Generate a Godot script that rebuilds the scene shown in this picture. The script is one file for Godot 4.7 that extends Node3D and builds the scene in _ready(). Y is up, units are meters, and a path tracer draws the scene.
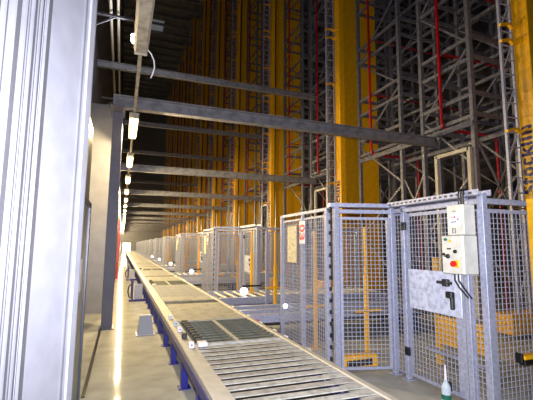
extends Node3D
# Access corridor of a high-bay warehouse: x to the right, -z down the corridor, one crane aisle every PITCH metres.

const PITCH := 7.0
const ROWS := 11
const ORD := ["nearest the camera", "second from the camera", "third from the camera", "fourth from the camera", "fifth from the camera", "sixth from the camera", "seventh from the camera", "eighth from the camera", "ninth from the camera", "tenth from the camera", "eleventh from the camera", "twelfth from the camera", "thirteenth from the camera", "fourteenth from the camera", "fifteenth from the camera", "sixteenth from the camera", "seventeenth from the camera", "eighteenth from the camera", "nineteenth from the camera", "twentieth from the camera", "twenty-first from the camera", "twenty-second from the camera", "farthest from the camera"]

var M := {}
var used := {}
var rng := RandomNumberGenerator.new()

# ---------------------------------------------------------------- mesh building
class Shape:
	var v := PackedVector3Array()
	var n := PackedVector3Array()
	var o := Vector3.ZERO
	func _init(origin := Vector3.ZERO) -> void:
		o = origin
	func tri(a: Vector3, b: Vector3, c: Vector3, nrm: Vector3) -> void:
		# front faces run clockwise
		if (b - a).cross(c - a).dot(nrm) > 0.0:
			var t := b
			b = c
			c = t
		for p in [a, b, c]:
			v.append(p - o)
			n.append(nrm)
	func quad(a: Vector3, b: Vector3, c: Vector3, d: Vector3, outward: Vector3) -> void:
		var nrm := (b - a).cross(c - a).normalized()
		if nrm.dot(outward) < 0.0:
			nrm = -nrm
		tri(a, b, c, nrm)
		tri(a, c, d, nrm)
	# box from corner to corner
	func box(a: Vector3, b: Vector3) -> Shape:
		var c := (a + b) / 2.0
		return obox(c, Vector3(absf(b.x - a.x) / 2, 0, 0), Vector3(0, absf(b.y - a.y) / 2, 0), Vector3(0, 0, absf(b.z - a.z) / 2))
	func obox(c: Vector3, x: Vector3, y: Vector3, z: Vector3) -> Shape:
		for s in [-1.0, 1.0]:
			quad(c + s * x - y - z, c + s * x + y - z, c + s * x + y + z, c + s * x - y + z, s * x)
			quad(c + s * y - x - z, c + s * y + x - z, c + s * y + x + z, c + s * y - x + z, s * y)
			quad(c + s * z - x - y, c + s * z + x - y, c + s * z + x + y, c + s * z - x + y, s * z)
		return self
	# box with chamfered edges
	func cbox(a: Vector3, b: Vector3, ch: float) -> Shape:
		var c := (a + b) / 2.0
		var h := (b - a).abs() / 2.0
		var i := h - Vector3.ONE * ch
		for s in [-1.0, 1.0]:
			quad(c + Vector3(s * h.x, -i.y, -i.z), c + Vector3(s * h.x, i.y, -i.z), c + Vector3(s * h.x, i.y, i.z), c + Vector3(s * h.x, -i.y, i.z), Vector3(s, 0, 0))
			quad(c + Vector3(-i.x, s * h.y, -i.z), c + Vector3(i.x, s * h.y, -i.z), c + Vector3(i.x, s * h.y, i.z), c + Vector3(-i.x, s * h.y, i.z), Vector3(0, s, 0))
			quad(c + Vector3(-i.x, -i.y, s * h.z), c + Vector3(i.x, -i.y, s * h.z), c + Vector3(i.x, i.y, s * h.z), c + Vector3(-i.x, i.y, s * h.z), Vector3(0, 0, s))
			for t in [-1.0, 1.0]:
				quad(c + Vector3(s * h.x, t * i.y, -i.z), c + Vector3(s * i.x, t * h.y, -i.z), c + Vector3(s * i.x, t * h.y, i.z), c + Vector3(s * h.x, t * i.y, i.z), Vector3(s, t, 0))
				quad(c + Vector3(s * h.x, -i.y, t * i.z), c + Vector3(s * i.x, -i.y, t * h.z), c + Vector3(s * i.x, i.y, t * h.z), c + Vector3(s * h.x, i.y, t * i.z), Vector3(s, 0, t))
				quad(c + Vector3(-i.x, s * h.y, t * i.z), c + Vector3(-i.x, s * i.y, t * h.z), c + Vector3(i.x, s * i.y, t * h.z), c + Vector3(i.x, s * h.y, t * i.z), Vector3(0, s, t))
				for u in [-1.0, 1.0]:
					tri(c + Vector3(s * h.x, t * i.y, u * i.z), c + Vector3(s * i.x, t * h.y, u * i.z), c + Vector3(s * i.x, t * i.y, u * h.z), Vector3(s, t, u).normalized())
		return self
	# straight bar of rectangular section: w across (horizontal), h in the other direction
	func bar(a: Vector3, b: Vector3, w: float, h: float, caps := true) -> Shape:
		var d := (b - a).normalized()
		var side := d.cross(Vector3.UP)
		if side.length() < 0.05:
			side = Vector3.RIGHT
		side = side.normalized()
		var up := side.cross(d).normalized()
		var x := side * w / 2.0
		var y := up * h / 2.0
		if caps:
			return obox((a + b) / 2.0, (b - a) / 2.0, x, y)
		quad(a + x - y, a + x + y, b + x + y, b + x - y, x)
		quad(a - x - y, a - x + y, b - x + y, b - x - y, -x)
		quad(a - x + y, a + x + y, b + x + y, b - x + y, y)
		quad(a - x - y, a + x - y, b + x - y, b - x - y, -y)
		return self
	# smooth round tube through points
	func tube(pts: Array, r: float, k := 8, caps := true) -> Shape:
		var rings := []
		var norms := []
		var prev := Vector3.ZERO
		for i in pts.size():
			var d: Vector3 = (pts[mini(i + 1, pts.size() - 1)] - pts[maxi(i - 1, 0)]).normalized()
			var s := prev
			if i == 0:
				s = d.cross(Vector3.UP if absf(d.y) < 0.9 else Vector3.RIGHT).normalized()
			else:
				s = (prev - d * prev.dot(d)).normalized()
			prev = s
			var t := d.cross(s)
			var ring := []
			var nr := []
			for j in k:
				var a := TAU * j / k
				var q := s * cos(a) + t * sin(a)
				nr.append(q)
				ring.append(pts[i] + q * r)
			rings.append(ring)
			norms.append(nr)
		for i in pts.size() - 1:
			for j in k:
				var j2 := (j + 1) % k
				smooth(rings[i][j], rings[i][j2], rings[i + 1][j2], rings[i + 1][j], norms[i][j], norms[i][j2], norms[i + 1][j2], norms[i + 1][j])
		if caps:
			for e in [0, pts.size() - 1]:
				var dd: Vector3 = (pts[0] - pts[1]).normalized() if e == 0 else (pts[e] - pts[e - 1]).normalized()
				for j in range(1, k - 1):
					tri(rings[e][0], rings[e][j], rings[e][j + 1], dd)
		return self
	func smooth(a, b, c, d, na, nb, nc, nd) -> void:
		var g: Vector3 = (b - a).cross(c - a)
		if g.length() < 1e-12:
			g = (c - a).cross(d - a)
		var flip: bool = g.dot(na + nb + nc + nd) > 0.0
		var q := [[a, na], [b, nb], [c, nc], [a, na], [c, nc], [d, nd]]
		if flip:
			q = [[a, na], [c, nc], [b, nb], [a, na], [d, nd], [c, nc]]
		for e in q:
			v.append(e[0] - o)
			n.append(e[1])
	# turned shape: profile of (radius, height) about a vertical axis through c
	func lathe(c: Vector3, prof: Array, k := 16) -> Shape:
		for i in prof.size() - 1:
			var p: Vector2 = prof[i]
			var q: Vector2 = prof[i + 1]
			var e := q - p
			var nn := Vector2(e.y, -e.x).normalized()
			for j in k:
				var a := TAU * j / k
				var b := TAU * (j + 1) / k
				var da := Vector3(cos(a), 0, sin(a))
				var db := Vector3(cos(b), 0, sin(b))
				smooth(c + da * p.x + Vector3.UP * p.y, c + db * p.x + Vector3.UP * p.y, c + db * q.x + Vector3.UP * q.y, c + da * q.x + Vector3.UP * q.y,
					da * nn.x + Vector3.UP * nn.y, db * nn.x + Vector3.UP * nn.y, db * nn.x + Vector3.UP * nn.y, da * nn.x + Vector3.UP * nn.y)
		return self
	# outline in the x-z plane (convex or not) pulled up from y0 to y1
	func prism(outline: PackedVector2Array, y0: float, y1: float) -> Shape:
		var area := 0.0
		for i in outline.size():
			var p := outline[i]
			var q := outline[(i + 1) % outline.size()]
			area += p.x * q.y - q.x * p.y
		for i in outline.size():
			var p := outline[i]
			var q := outline[(i + 1) % outline.size()]
			var e := (q - p) * signf(area)
			quad(Vector3(p.x, y0, p.y), Vector3(q.x, y0, q.y), Vector3(q.x, y1, q.y), Vector3(p.x, y1, p.y), Vector3(e.y, 0, -e.x))
		var idx := Geometry2D.triangulate_polygon(outline)
		for i in range(0, idx.size(), 3):
			for yy in [y0, y1]:
				var up := Vector3.UP if yy == y1 else Vector3.DOWN
				tri(Vector3(outline[idx[i]].x, yy, outline[idx[i]].y), Vector3(outline[idx[i + 1]].x, yy, outline[idx[i + 1]].y), Vector3(outline[idx[i + 2]].x, yy, outline[idx[i + 2]].y), up)
		return self
	func mesh() -> ArrayMesh:
		var arr := []
		arr.resize(Mesh.ARRAY_MAX)
		arr[Mesh.ARRAY_VERTEX] = v
		arr[Mesh.ARRAY_NORMAL] = n
		var m := ArrayMesh.new()
		m.add_surface_from_arrays(Mesh.PRIMITIVE_TRIANGLES, arr)
		return m

func numbered(called: String, parent: Node) -> String:
	var key := "%d/%s" % [parent.get_instance_id(), called]
	var c: int = used.get(key, 0)
	used[key] = c + 1
	return called if c == 0 else "%s_%03d" % [called, c]

func put(called: String, mesh: Mesh, mat: Material, parent: Node = self, at := Vector3.ZERO) -> MeshInstance3D:
	var o := MeshInstance3D.new()
	o.name = numbered(called, parent)
	o.mesh = mesh
	o.material_override = mat
	o.position = at
	parent.add_child(o, true)
	return o

func part(called: String, s: Shape, mat: Material, parent: Node = self) -> MeshInstance3D:
	return put(called, s.mesh(), mat, parent)

func stuff(o: Node) -> Node:
	o.set_meta("kind", "stuff")
	return o

func thing(called: String, label: String, category: String, at := Vector3.ZERO, group := "") -> Node3D:
	var o := Node3D.new()
	o.name = numbered(called, self)
	o.position = at
	add_child(o, true)
	tag(o, label, category, group)
	return o

func tag(o: Node, label: String, category: String, group := "") -> Node:
	o.set_meta("label", label)
	o.set_meta("category", category)
	if group != "":
		o.set_meta("group", group)
	return o

func copy_of(o: Node3D, called: String, shift: Vector3, label: String) -> Node3D:
	var c: Node3D = o.duplicate()
	c.name = numbered(called, self)
	add_child(c, true)
	c.position = o.position + shift
	c.set_meta("label", label)
	return c

func struct(called: String, s: Shape, mat: Material, label := "", parent: Node = self) -> MeshInstance3D:
	var o := part(called, s, mat, parent)
	if parent == self:
		o.set_meta("kind", "structure")
		o.set_meta("label", label)
	return o

# ---------------------------------------------------------------- materials
func noise_tex(freq: float, ramp: Array, type := FastNoiseLite.TYPE_SIMPLEX_SMOOTH, octaves := 4, sd := 1, size := 512) -> NoiseTexture2D:
	var f := FastNoiseLite.new()
	f.seed = sd
	f.noise_type = type
	f.frequency = freq
	f.fractal_octaves = octaves
	var g := Gradient.new()
	var cols := PackedColorArray()
	var offs := PackedFloat32Array()
	for e in ramp:
		offs.append(e[0])
		cols.append(e[1])
	g.offsets = offs
	g.colors = cols
	var t := NoiseTexture2D.new()
	t.width = size
	t.height = size
	t.seamless = true
	t.noise = f
	t.color_ramp = g
	return t

func grey(a: float) -> Color:
	return Color(a, a, a)

func mat(c: Color, rough := 0.5, metal := 0.0, tex: Texture2D = null, scale := 1.0) -> StandardMaterial3D:
	var m := StandardMaterial3D.new()
	m.albedo_color = c
	m.roughness = rough
	m.metallic = metal
	if tex:
		m.albedo_texture = tex
		m.uv1_triplanar = true
		m.uv1_world_triplanar = true
		m.uv1_scale = Vector3.ONE * scale
	return m

func glow(c: Color, e: float) -> StandardMaterial3D:
	var m := mat(c, 0.4)
	m.emission_enabled = true
	m.emission = c
	m.emission_energy_multiplier = e
	return m

func make_materials() -> void:
	var spangle := noise_tex(0.03, [[0.0, grey(0.8)], [0.5, grey(0.93)], [1.0, grey(1.0)]], FastNoiseLite.TYPE_CELLULAR, 2, 3)
	var wear := noise_tex(0.012, [[0.0, grey(0.72)], [0.4, grey(0.9)], [0.62, grey(0.97)], [1.0, grey(1.0)]], FastNoiseLite.TYPE_SIMPLEX_SMOOTH, 5, 8)
	var blotch := noise_tex(0.01, [[0.0, Color(0.72, 0.7, 0.68)], [0.42, Color(0.9, 0.89, 0.87)], [0.6, Color(0.97, 0.97, 0.96)], [1.0, Color(1, 1, 1)]], FastNoiseLite.TYPE_SIMPLEX_SMOOTH, 6, 21)
	var mottled := noise_tex(0.016, [[0.0, Color(0.78, 0.79, 0.83)], [0.4, Color(0.9, 0.9, 0.93)], [0.6, Color(0.97, 0.97, 1)], [1.0, Color(1, 1, 1)]], FastNoiseLite.TYPE_SIMPLEX_SMOOTH, 5, 5)
	var faint := noise_tex(0.01, [[0.0, grey(0.9)], [1.0, grey(1.0)]], FastNoiseLite.TYPE_SIMPLEX_SMOOTH, 5, 12)
	var screed := noise_tex(0.008, [[0.0, Color(0.86, 0.85, 0.84)], [0.45, Color(0.94, 0.94, 0.93)], [1.0, Color(1, 1, 1)]], FastNoiseLite.TYPE_SIMPLEX_SMOOTH, 6, 33)
	M.floor = mat(Color(0.71, 0.7, 0.65), 0.06, 0.0, screed, 0.5)
	M.floor.metallic_specular = 0.12
	M.fence = mat(Color(0.68, 0.69, 0.76), 0.45, 0.15, spangle, 1.6)
	M.wire = mat(Color(0.66, 0.67, 0.72), 0.45, 0.1)
	M.plate = mat(Color(0.86, 0.87, 0.9), 0.35, 0.1, mottled, 1.3)
	M.rack = mat(Color(0.46, 0.45, 0.47), 0.5, 0.2, wear, 1.0)
	M.beam = mat(Color(0.53, 0.52, 0.53), 0.5, 0.2, wear, 0.6)
	M.post = mat(Color(0.34, 0.34, 0.4), 0.55, 0.0, faint, 0.5)
	M.yellow = mat(Color(0.96, 0.7, 0.05), 0.38, 0.0, faint, 0.8)
	M.navy = mat(Color(0.1, 0.08, 0.32), 0.4)
	M.blue = mat(Color(0.11, 0.11, 0.46), 0.4, 0.0, wear, 0.9)
	M.red = mat(Color(0.72, 0.06, 0.1), 0.35, 0.0, wear, 0.9)
	M.black = mat(Color(0.05, 0.05, 0.055), 0.5)
	M.dark = mat(Color(0.16, 0.16, 0.17), 0.5, 0.0, wear, 1.0)
	M.rail = mat(Color(0.74, 0.71, 0.64), 0.55, 0.1, faint, 1.1)
	M.slat = mat(Color(0.8, 0.79, 0.74), 0.3, 0.2, wear, 1.7)
	M.slat2 = mat(Color(0.74, 0.72, 0.67), 0.32, 0.2, wear, 1.3)
	M.roller = mat(Color(0.48, 0.48, 0.42), 0.4, 0.2, wear, 1.5)
	M.cover = mat(Color(0.74, 0.72, 0.65), 0.34, 0.1, wear, 0.8)
	M.white = mat(Color(0.74, 0.74, 0.77), 0.6, 0.0, faint, 0.8)
	M.profile = mat(Color(0.42, 0.41, 0.42), 0.6, 0.0, faint, 0.8)
	M.profile_light = mat(Color(0.58, 0.58, 0.6), 0.55, 0.0, faint, 0.8)
	M.door = mat(Color(0.5, 0.55, 0.55), 0.3, 0.0, wear, 0.6)
	M.slate = mat(Color(0.25, 0.28, 0.36), 0.35)
	M.plaster = mat(Color(0.54, 0.53, 0.53), 0.4, 0.0, faint, 0.5)
	M.wall = mat(Color(0.38, 0.37, 0.4), 0.7, 0.0, blotch, 0.2)
	M.roof = mat(Color(0.45, 0.44, 0.44), 0.7, 0.0, blotch, 0.15)
	M.cabinet = mat(Color(0.85, 0.84, 0.78), 0.42, 0.0, faint, 1.0)
	M.screen = mat(Color(0.93, 0.94, 0.96), 0.3)
	M.paper = mat(Color(0.86, 0.81, 0.66), 0.7, 0.0, wear, 2.0)
	M.sign_white = mat(Color(0.9, 0.88, 0.88), 0.5)
	M.sign_red = mat(Color(0.82, 0.07, 0.1), 0.45)
	M.green = mat(Color(0.1, 0.4, 0.3), 0.4)
	M.amber = mat(Color(0.95, 0.75, 0.1), 0.4)
	M.bottle = mat(Color(0.75, 0.8, 0.82), 0.35)
	M.housing = mat(Color(0.7, 0.66, 0.58), 0.45, 0.1, wear, 1.0)
	M.tube = glow(Color(1.0, 0.86, 0.58), 4.0)
	M.spot = glow(Color(0.95, 0.96, 1.0), 6.0)  # small bulb, and the flash glint put into the light barrier reflectors
	M.daylight = glow(Color(1.0, 0.96, 0.88), 1.6)
	M.skylight = glow(Color(0.75, 0.8, 0.85), 0.07)
	M.grey_plastic = mat(Color(0.55, 0.57, 0.63), 0.45)

# ---------------------------------------------------------------- scene
func _ready() -> void:
	rng.seed = 7
	set_camera()
	set_light()
	make_materials()
	shell()
	near_column()
	cross_beams()
	strip_lamps()
	masts()
	racks()
	main_conveyor()
	branch_conveyors()
	cages()
	stop_posts()
	controls()
	small_things()

func set_camera() -> void:
	var yaw := deg_to_rad(20.5)
	var pitch := deg_to_rad(6.85)
	var roll := deg_to_rad(0.45)
	var cam := Camera3D.new()
	cam.name = "camera"
	cam.position = Vector3(0, 1.64, 0)
	cam.basis = Basis(Vector3.UP, -yaw) * Basis(Vector3.RIGHT, pitch) * Basis(Vector3.BACK, roll)
	cam.fov = rad_to_deg(2.0 * atan(200.0 / 384.0))
	cam.near = 0.02
	cam.far = 300.0
	add_child(cam)
	cam.current = true

func set_light() -> void:
	var env := Environment.new()
	env.background_mode = Environment.BG_COLOR
	env.background_color = Color(0.02, 0.02, 0.025)
	env.tonemap_mode = Environment.TONE_MAPPER_LINEAR
	env.tonemap_exposure = 1.7
	env.sdfgi_enabled = true
	env.ssao_enabled = true
	env.ssil_enabled = true
	var we := WorldEnvironment.new()
	we.name = "world_environment"
	we.environment = env
	add_child(we)
	# the flash of the camera that took the picture, just above the lens
	var flash := SpotLight3D.new()
	flash.name = "camera_flash"
	flash.light_color = Color(0.92, 0.93, 1.0)
	flash.light_energy = 26.0
	flash.light_size = 0.03
	flash.spot_angle = 58.0
	flash.spot_angle_attenuation = 1.0
	flash.spot_range = 60.0
	flash.spot_attenuation = 2.0
	flash.shadow_enabled = true
	flash.position = Vector3(0.03, 1.72, 0.0)
	flash.basis = Basis(Vector3.UP, deg_to_rad(-22.0)) * Basis(Vector3.RIGHT, deg_to_rad(5.0))
	add_child(flash)

func shell() -> void:
	struct("floor", Shape.new().box(Vector3(-3.3, -0.2, 4.2), Vector3(26, 0, -85)), M.floor, "glossy beige grey concrete floor of the corridor")
	var roof := struct("ceiling", Shape.new().box(Vector3(-3.3, 32, 4.2), Vector3(26, 32.3, -85)), M.roof, "dark high ceiling on thin purlins far above the cranes")
	for i in 22:
		var z := -36.0 - 2.2 * i
		part("purlin", Shape.new().box(Vector3(-1.2, 31.6, z), Vector3(20, 32.0, z - 0.2)), M.beam, roof)
	part("skylight", Shape.new().box(Vector3(1.6, 31.94, -51), Vector3(4.0, 32.02, -54.0)), M.skylight, roof)
	struct("wall_right", Shape.new().box(Vector3(26, -0.2, 4.2), Vector3(26.3, 32.3, -85)), M.wall, "dark wall behind the racks")
	struct("wall_end", Shape.new().box(Vector3(-3.3, -0.2, -85), Vector3(26.3, 32.3, -85.3)), M.plaster, "far end wall closing the long corridor")
	struct("wall_back", Shape.new().box(Vector3(-3.3, -0.2, 4.2), Vector3(26.3, 32.3, 4.5)), M.wall, "wall behind the viewer")
	# left side: a low room front with a door, an open side bay, a long low wall, the hall wall set back above
	struct("wall_left", Shape.new().box(Vector3(-0.6, 0, -2.9), Vector3(-0.37, 2.96, -4.74)).box(Vector3(-1.2, 2.9, 4.2), Vector3(-0.6, 2.96, -4.78)).box(Vector3(-3.3, 0, -4.66), Vector3(-0.6, 2.96, -4.78)), M.plaster, "low pale room wall with the grey door at left")
	struct("wall_left_near", Shape.new().box(Vector3(-0.6, 0, 4.2), Vector3(-0.505, 3.9, -2.9)), M.plaster, "low wall behind the ribbed cladding")
	struct("wall_left_upper", Shape.new().box(Vector3(-1.3, 2.9, 4.2), Vector3(-1.2, 32, -4.78)).box(Vector3(-1.3, 5.2, -4.78), Vector3(-1.2, 32, -85)), M.wall, "dark upper hall wall above the low rooms")
	struct("wall_left_bay", Shape.new().box(Vector3(-3.3, 0, -10.3), Vector3(-0.2, 5.2, -10.45)), M.plaster, "glossy pale wall at the back of the side bay")
	struct("wall_left_outer", Shape.new().box(Vector3(-3.3, -0.2, 4.2), Vector3(-3.1, 5.2, -85)), M.plaster, "outer wall of the side bay")
	struct("wall_left_far", Shape.new().box(Vector3(-1.2, 0, -10.45), Vector3(-0.2, 4.34, -85)), M.plaster, "long low wall running down the left of the corridor")
	struct("ceiling_bay", Shape.new().box(Vector3(-3.3, 5.2, -4.66), Vector3(-1.2, 5.3, -85)), M.roof, "flat roof over the side bay")
	struct("trim_1", Shape.new().box(Vector3(-0.33, 0, -4.78), Vector3(-0.29, 0.012, -8.4)), M.black, "dark threshold strip along the side bay floor")
	# door in the low wall
	var d := thing("door_1", "grey green flush door with dark frame in the low left wall", "door", Vector3(-0.37, 0, -3.8))
	d.set_meta("kind", "structure")
	d.remove_meta("category")
	var o := d.position
	part("leaf", Shape.new(o).cbox(Vector3(-0.37, 0.02, -2.92), Vector3(-0.352, 2.04, -4.58), 0.004), M.door, d)
	part("frame", Shape.new(o).box(Vector3(-0.37, 0, -4.58), Vector3(-0.338, 2.1, -4.72)).box(Vector3(-0.37, 2.04, -2.92), Vector3(-0.338, 2.1, -4.72)), M.slate, d)
	part("finger_plate", Shape.new(o).box(Vector3(-0.352, 1.2, -4.0), Vector3(-0.346, 1.5, -4.2)), M.sign_white, d)
	# lit doorway at the far end
	var w := thing("door_2", "bright doorway letting daylight in at the far end", "door", Vector3(1.0, 0, -84.95))
	w.set_meta("kind", "structure")
	w.remove_meta("category")
	part("frame", Shape.new(w.position).box(Vector3(0.1, 0, -84.99), Vector3(0.2, 2.2, -84.85)).box(Vector3(1.8, 0, -84.99), Vector3(1.9, 2.2, -84.85)).box(Vector3(0.1, 2.1, -84.99), Vector3(1.9, 2.2, -84.85)), M.post, w)
	part("opening", Shape.new(w.position).box(Vector3(0.2, 0.02, -84.98), Vector3(1.8, 2.1, -84.93)), M.daylight, w)
	var dl := AreaLight3D.new()
	dl.name = "doorway_light"
	dl.light_color = Color(1, 0.96, 0.88)
	dl.light_energy = 12.0
	dl.area_size = Vector2(1.5, 2.0)
	dl.area_range = 40.0
	dl.shadow_enabled = true
	dl.position = Vector3(0, 1.05, 0.12)
	dl.basis = Basis(Vector3.UP, PI)
	w.add_child(dl)

# tall white profiled column beside the viewer and the grey steel post further on
func near_column() -> void:
	var t := thing("profiled_column", "tall white metal door guide column close to the viewer at left", "column", Vector3(-0.38, 0, -2.5))
	var o := t.position
	# angled front, in plan from the ribbed cladding to the far edge
	part("face", Shape.new(o).prism(PackedVector2Array([Vector2(-0.46, -2.32), Vector2(-0.45, -2.3), Vector2(-0.285, -2.765), Vector2(-0.285, -2.82), Vector2(-0.5, -2.82), Vector2(-0.5, -2.32)]), 0, 3.9), M.white, t)
	part("edge_flange", Shape.new(o).prism(PackedVector2Array([Vector2(-0.285, -2.765), Vector2(-0.272, -2.76), Vector2(-0.25, -2.83), Vector2(-0.25, -2.88), Vector2(-0.285, -2.88)]), 0, 3.9), M.white, t)
	part("lip", Shape.new(o).prism(PackedVector2Array([Vector2(-0.46, -2.3), Vector2(-0.45, -2.26), Vector2(-0.435, -2.26), Vector2(-0.433, -2.342), Vector2(-0.45, -2.35)]), 0, 3.9), M.profile_light, t)
	part("lip", Shape.new(o).prism(PackedVector2Array([Vector2(-0.31, -2.7), Vector2(-0.3, -2.69), Vector2(-0.293, -2.71), Vector2(-0.3, -2.735)]), 0, 3.9), M.profile_light, t)
	var c := thing("ribbed_cladding", "grey ribbed metal cladding beside the white column at the left edge", "cladding", Vector3(-0.48, 0, -1.9))
	o = c.position
	part("backing", Shape.new(o).box(Vector3(-0.5, 0, -0.9), Vector3(-0.475, 3.9, -2.3)), M.profile, c)
	for r in [[-2.24, -2.19, -0.45], [-2.16, -2.13, -0.455], [-2.09, -2.03, -0.45], [-1.99, -1.965, -0.455], [-1.93, -1.9, -0.45], [-1.8, -1.72, -0.445], [-1.66, -1.63, -0.455], [-1.5, -1.44, -0.45], [-1.3, -1.24, -0.45], [-1.1, -1.04, -0.45]]:
		part("rib", Shape.new(o).cbox(Vector3(-0.48, 0, r[0]), Vector3(r[2], 3.9, r[1]), 0.006), M.profile_light, c)
	var p := thing("steel_post", "grey steel H post carrying the first cross beam at left", "post", Vector3(-0.2, 0, -8.45))
	o = p.position
	part("flange", Shape.new(o).cbox(Vector3(-0.3, 0, -8.32), Vector3(-0.1, 4.38, -8.345), 0.004), M.post, p)
	part("flange", Shape.new(o).cbox(Vector3(-0.3, 0, -8.595), Vector3(-0.1, 4.38, -8.62), 0.004), M.post, p)
	part("web", Shape.new(o).box(Vector3(-0.21, 0, -8.345), Vector3(-0.19, 4.38, -8.595)), M.post, p)
	part("cap_plate", Shape.new(o).cbox(Vector3(-0.34, 4.38, -7.9), Vector3(-0.06, 4.4, -8.66), 0.004), M.post, p)
	part("base_plate", Shape.new(o).cbox(Vector3(-0.34, 0, -8.28), Vector3(-0.06, 0.02, -8.66), 0.004), M.post, p)
	var r := thing("red_post", "slim red post against the left wall far down the corridor", "post", Vector3(-0.1, 0, -20))
	part("shaft", Shape.new(r.position).cbox(Vector3(-0.19, 0, -19.95), Vector3(-0.1, 2.9, -20.05), 0.01), M.red, r)
	part("base_plate", Shape.new(r.position).cbox(Vector3(-0.2, 0, -19.9), Vector3(-0.06, 0.02, -20.1), 0.004), M.red, r)

func i_beam(x0: float, x1: float, y0: float, h: float, z: float, w: float) -> Shape:
	var s := Shape.new(Vector3(x0, y0, z))
	s.cbox(Vector3(x0, y0, z - w / 2), Vector3(x1, y0 + 0.025, z + w / 2), 0.005)
	s.cbox(Vector3(x0, y0 + h - 0.025, z - w / 2), Vector3(x1, y0 + h, z + w / 2), 0.005)
	s.box(Vector3(x0, y0 + 0.025, z - 0.012), Vector3(x1, y0 + h - 0.025, z + 0.012))
	return s

func cross_beams() -> void:
	var low := i_beam(-0.3, 8.0, 4.4, 0.26, -8.1, 0.18).mesh()
	for k in ROWS:
		var b := put("cross_beam", low, M.beam, self, Vector3(-0.3, 4.4, -8.1 - PITCH * k))
		tag(b, "grey steel cross beam spanning the corridor just above the strip lamps, " + ORD[k], "beam", "lower cross beams")
	var high := i_beam(-1.2, 7.95, 8.3, 0.24, -15.1, 0.18).mesh()
	for k in 9:
		var b := put("cross_beam", high, M.beam, self, Vector3(-1.2, 8.3, -15.1 - PITCH * k))
		tag(b, "grey steel cross beam high above the corridor under the pipes, " + ORD[k], "beam", "upper cross beams")
	var arm := Shape.new(Vector3(-1.2, 8.35, -11.6)).cbox(Vector3(-1.2, 8.35, -11.64), Vector3(0.15, 8.42, -11.56), 0.006).bar(Vector3(-1.2, 7.9, -11.6), Vector3(-0.5, 8.36, -11.6), 0.04, 0.04).mesh()
	for k in 4:
		var b := put("pipe_bracket", arm, M.rack, self, Vector3(-1.2, 8.35, -11.6 - PITCH * k))
		tag(b, "short wall bracket carrying the two pale pipes high at left, " + ORD[k], "bracket", "pipe brackets")
	for x in [-0.64, -0.43]:
		var t := part("ceiling_pipe", Shape.new(Vector3(x, 8.585, -40)).tube([Vector3(x, 8.585, 2), Vector3(x, 8.585, -84)], 0.045, 10), M.housing)
		t.position = Vector3(x, 8.585, -40)
		tag(t, "pale pipe running down the hall high at left, " + ("closer to the wall" if x < -0.5 else "farther from the wall"), "pipe", "high pipes")

func strip_lamps() -> void:
	# trunking rail under the beams, with hangers
	var tr := thing("lamp_trunking", "thin pale trunking rail carrying the row of strip lamps", "rail", Vector3(0.11, 4.2, -40))
	part("rail", Shape.new(tr.position).box(Vector3(0.085, 4.19, -3.2), Vector3(0.135, 4.24, -84)), M.housing, tr)
	for k in ROWS:
		part("hanger", Shape.new(tr.position).bar(Vector3(0.11, 4.24, -8.1 - PITCH * k), Vector3(0.11, 4.4, -8.1 - PITCH * k), 0.02, 0.02), M.rack, tr)
	var house := Shape.new(Vector3(0.11, 4.14, 0)).cbox(Vector3(0.02, 4.09, -0.78), Vector3(0.2, 4.14, 0.78), 0.01).mesh()
	var cap := Shape.new(Vector3(0.11, 4.14, 0)).cbox(Vector3(0.03, 4.02, -0.78), Vector3(0.19, 4.09, -0.745), 0.006).mesh()
	var tube := Shape.new(Vector3(0.11, 4.14, 0)).cbox(Vector3(0.03, 4.03, -0.74), Vector3(0.19, 4.09, 0.74), 0.02).mesh()
	for k in range(-1, 21):
		var z := (-8.4 - 3.5 * k) if k >= 0 else -4.2
		var lit := k >= 0
		var t := thing("strip_lamp", ("lit strip lamp hanging in the row above the walkway, " + ORD[k]) if lit else "unlit strip lamp, nearest in the row, hanging above the walkway", "lamp", Vector3(0.11, 4.19, z), "strip lamps over the walkway")
		put("housing", house, M.housing, t)
		put("end_cap", cap, M.housing, t)
		put("end_cap", cap, M.housing, t, Vector3(0, 0, 1.525))
		put("diffuser", tube, M.tube if lit else M.housing, t)
		if lit:
			lamp_light(t, Vector3(0, -0.135, 0))
	# one more lamp hidden from view in the side bay, lighting its back wall
	var b := thing("bay_lamp", "strip lamp inside the side bay behind the white column", "lamp", Vector3(-2.1, 4.3, -8.6))
	put("housing", house, M.housing, b)
	put("diffuser", tube, M.tube, b)
	lamp_light(b, Vector3(0, -0.135, 0), 2.5)
	part("hanger", Shape.new().bar(Vector3(0, 0, 0), Vector3(0, 0.9, 0), 0.02, 0.02), M.rack, b)
	# small lamp high up on the first upper bracket
	var s := thing("bulkhead_lamp", "small round lamp shining high above the unlit strip lamp", "lamp", Vector3(0.05, 7.9, -11.6))
	part("stem", Shape.new().tube([Vector3(0, 0.05, 0), Vector3(0, 0.445, 0)], 0.015, 8), M.housing, s)
	part("base", Shape.new().lathe(Vector3(0, 0, 0), [Vector2(0.0, 0.05), Vector2(0.1, 0.05), Vector2(0.1, 0.0), Vector2(0.0, 0.0)]), M.housing, s)
	part("bulb", Shape.new().lathe(Vector3(0, -0.26, 0), [Vector2(0.0, 0.0), Vector2(0.06, 0.02), Vector2(0.09, 0.08), Vector2(0.09, 0.2), Vector2(0.05, 0.26), Vector2(0.0, 0.26)]), M.spot, s)
	var l := OmniLight3D.new()
	l.name = "bulb_light"
	l.light_color = Color(0.95, 0.96, 1.0)
	l.light_energy = 3.0
	l.light_size = 0.08
	l.omni_range = 40
	l.omni_attenuation = 2
	l.shadow_enabled = true
	l.position = Vector3(0, -0.13, 0)
	s.add_child(l)

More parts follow.
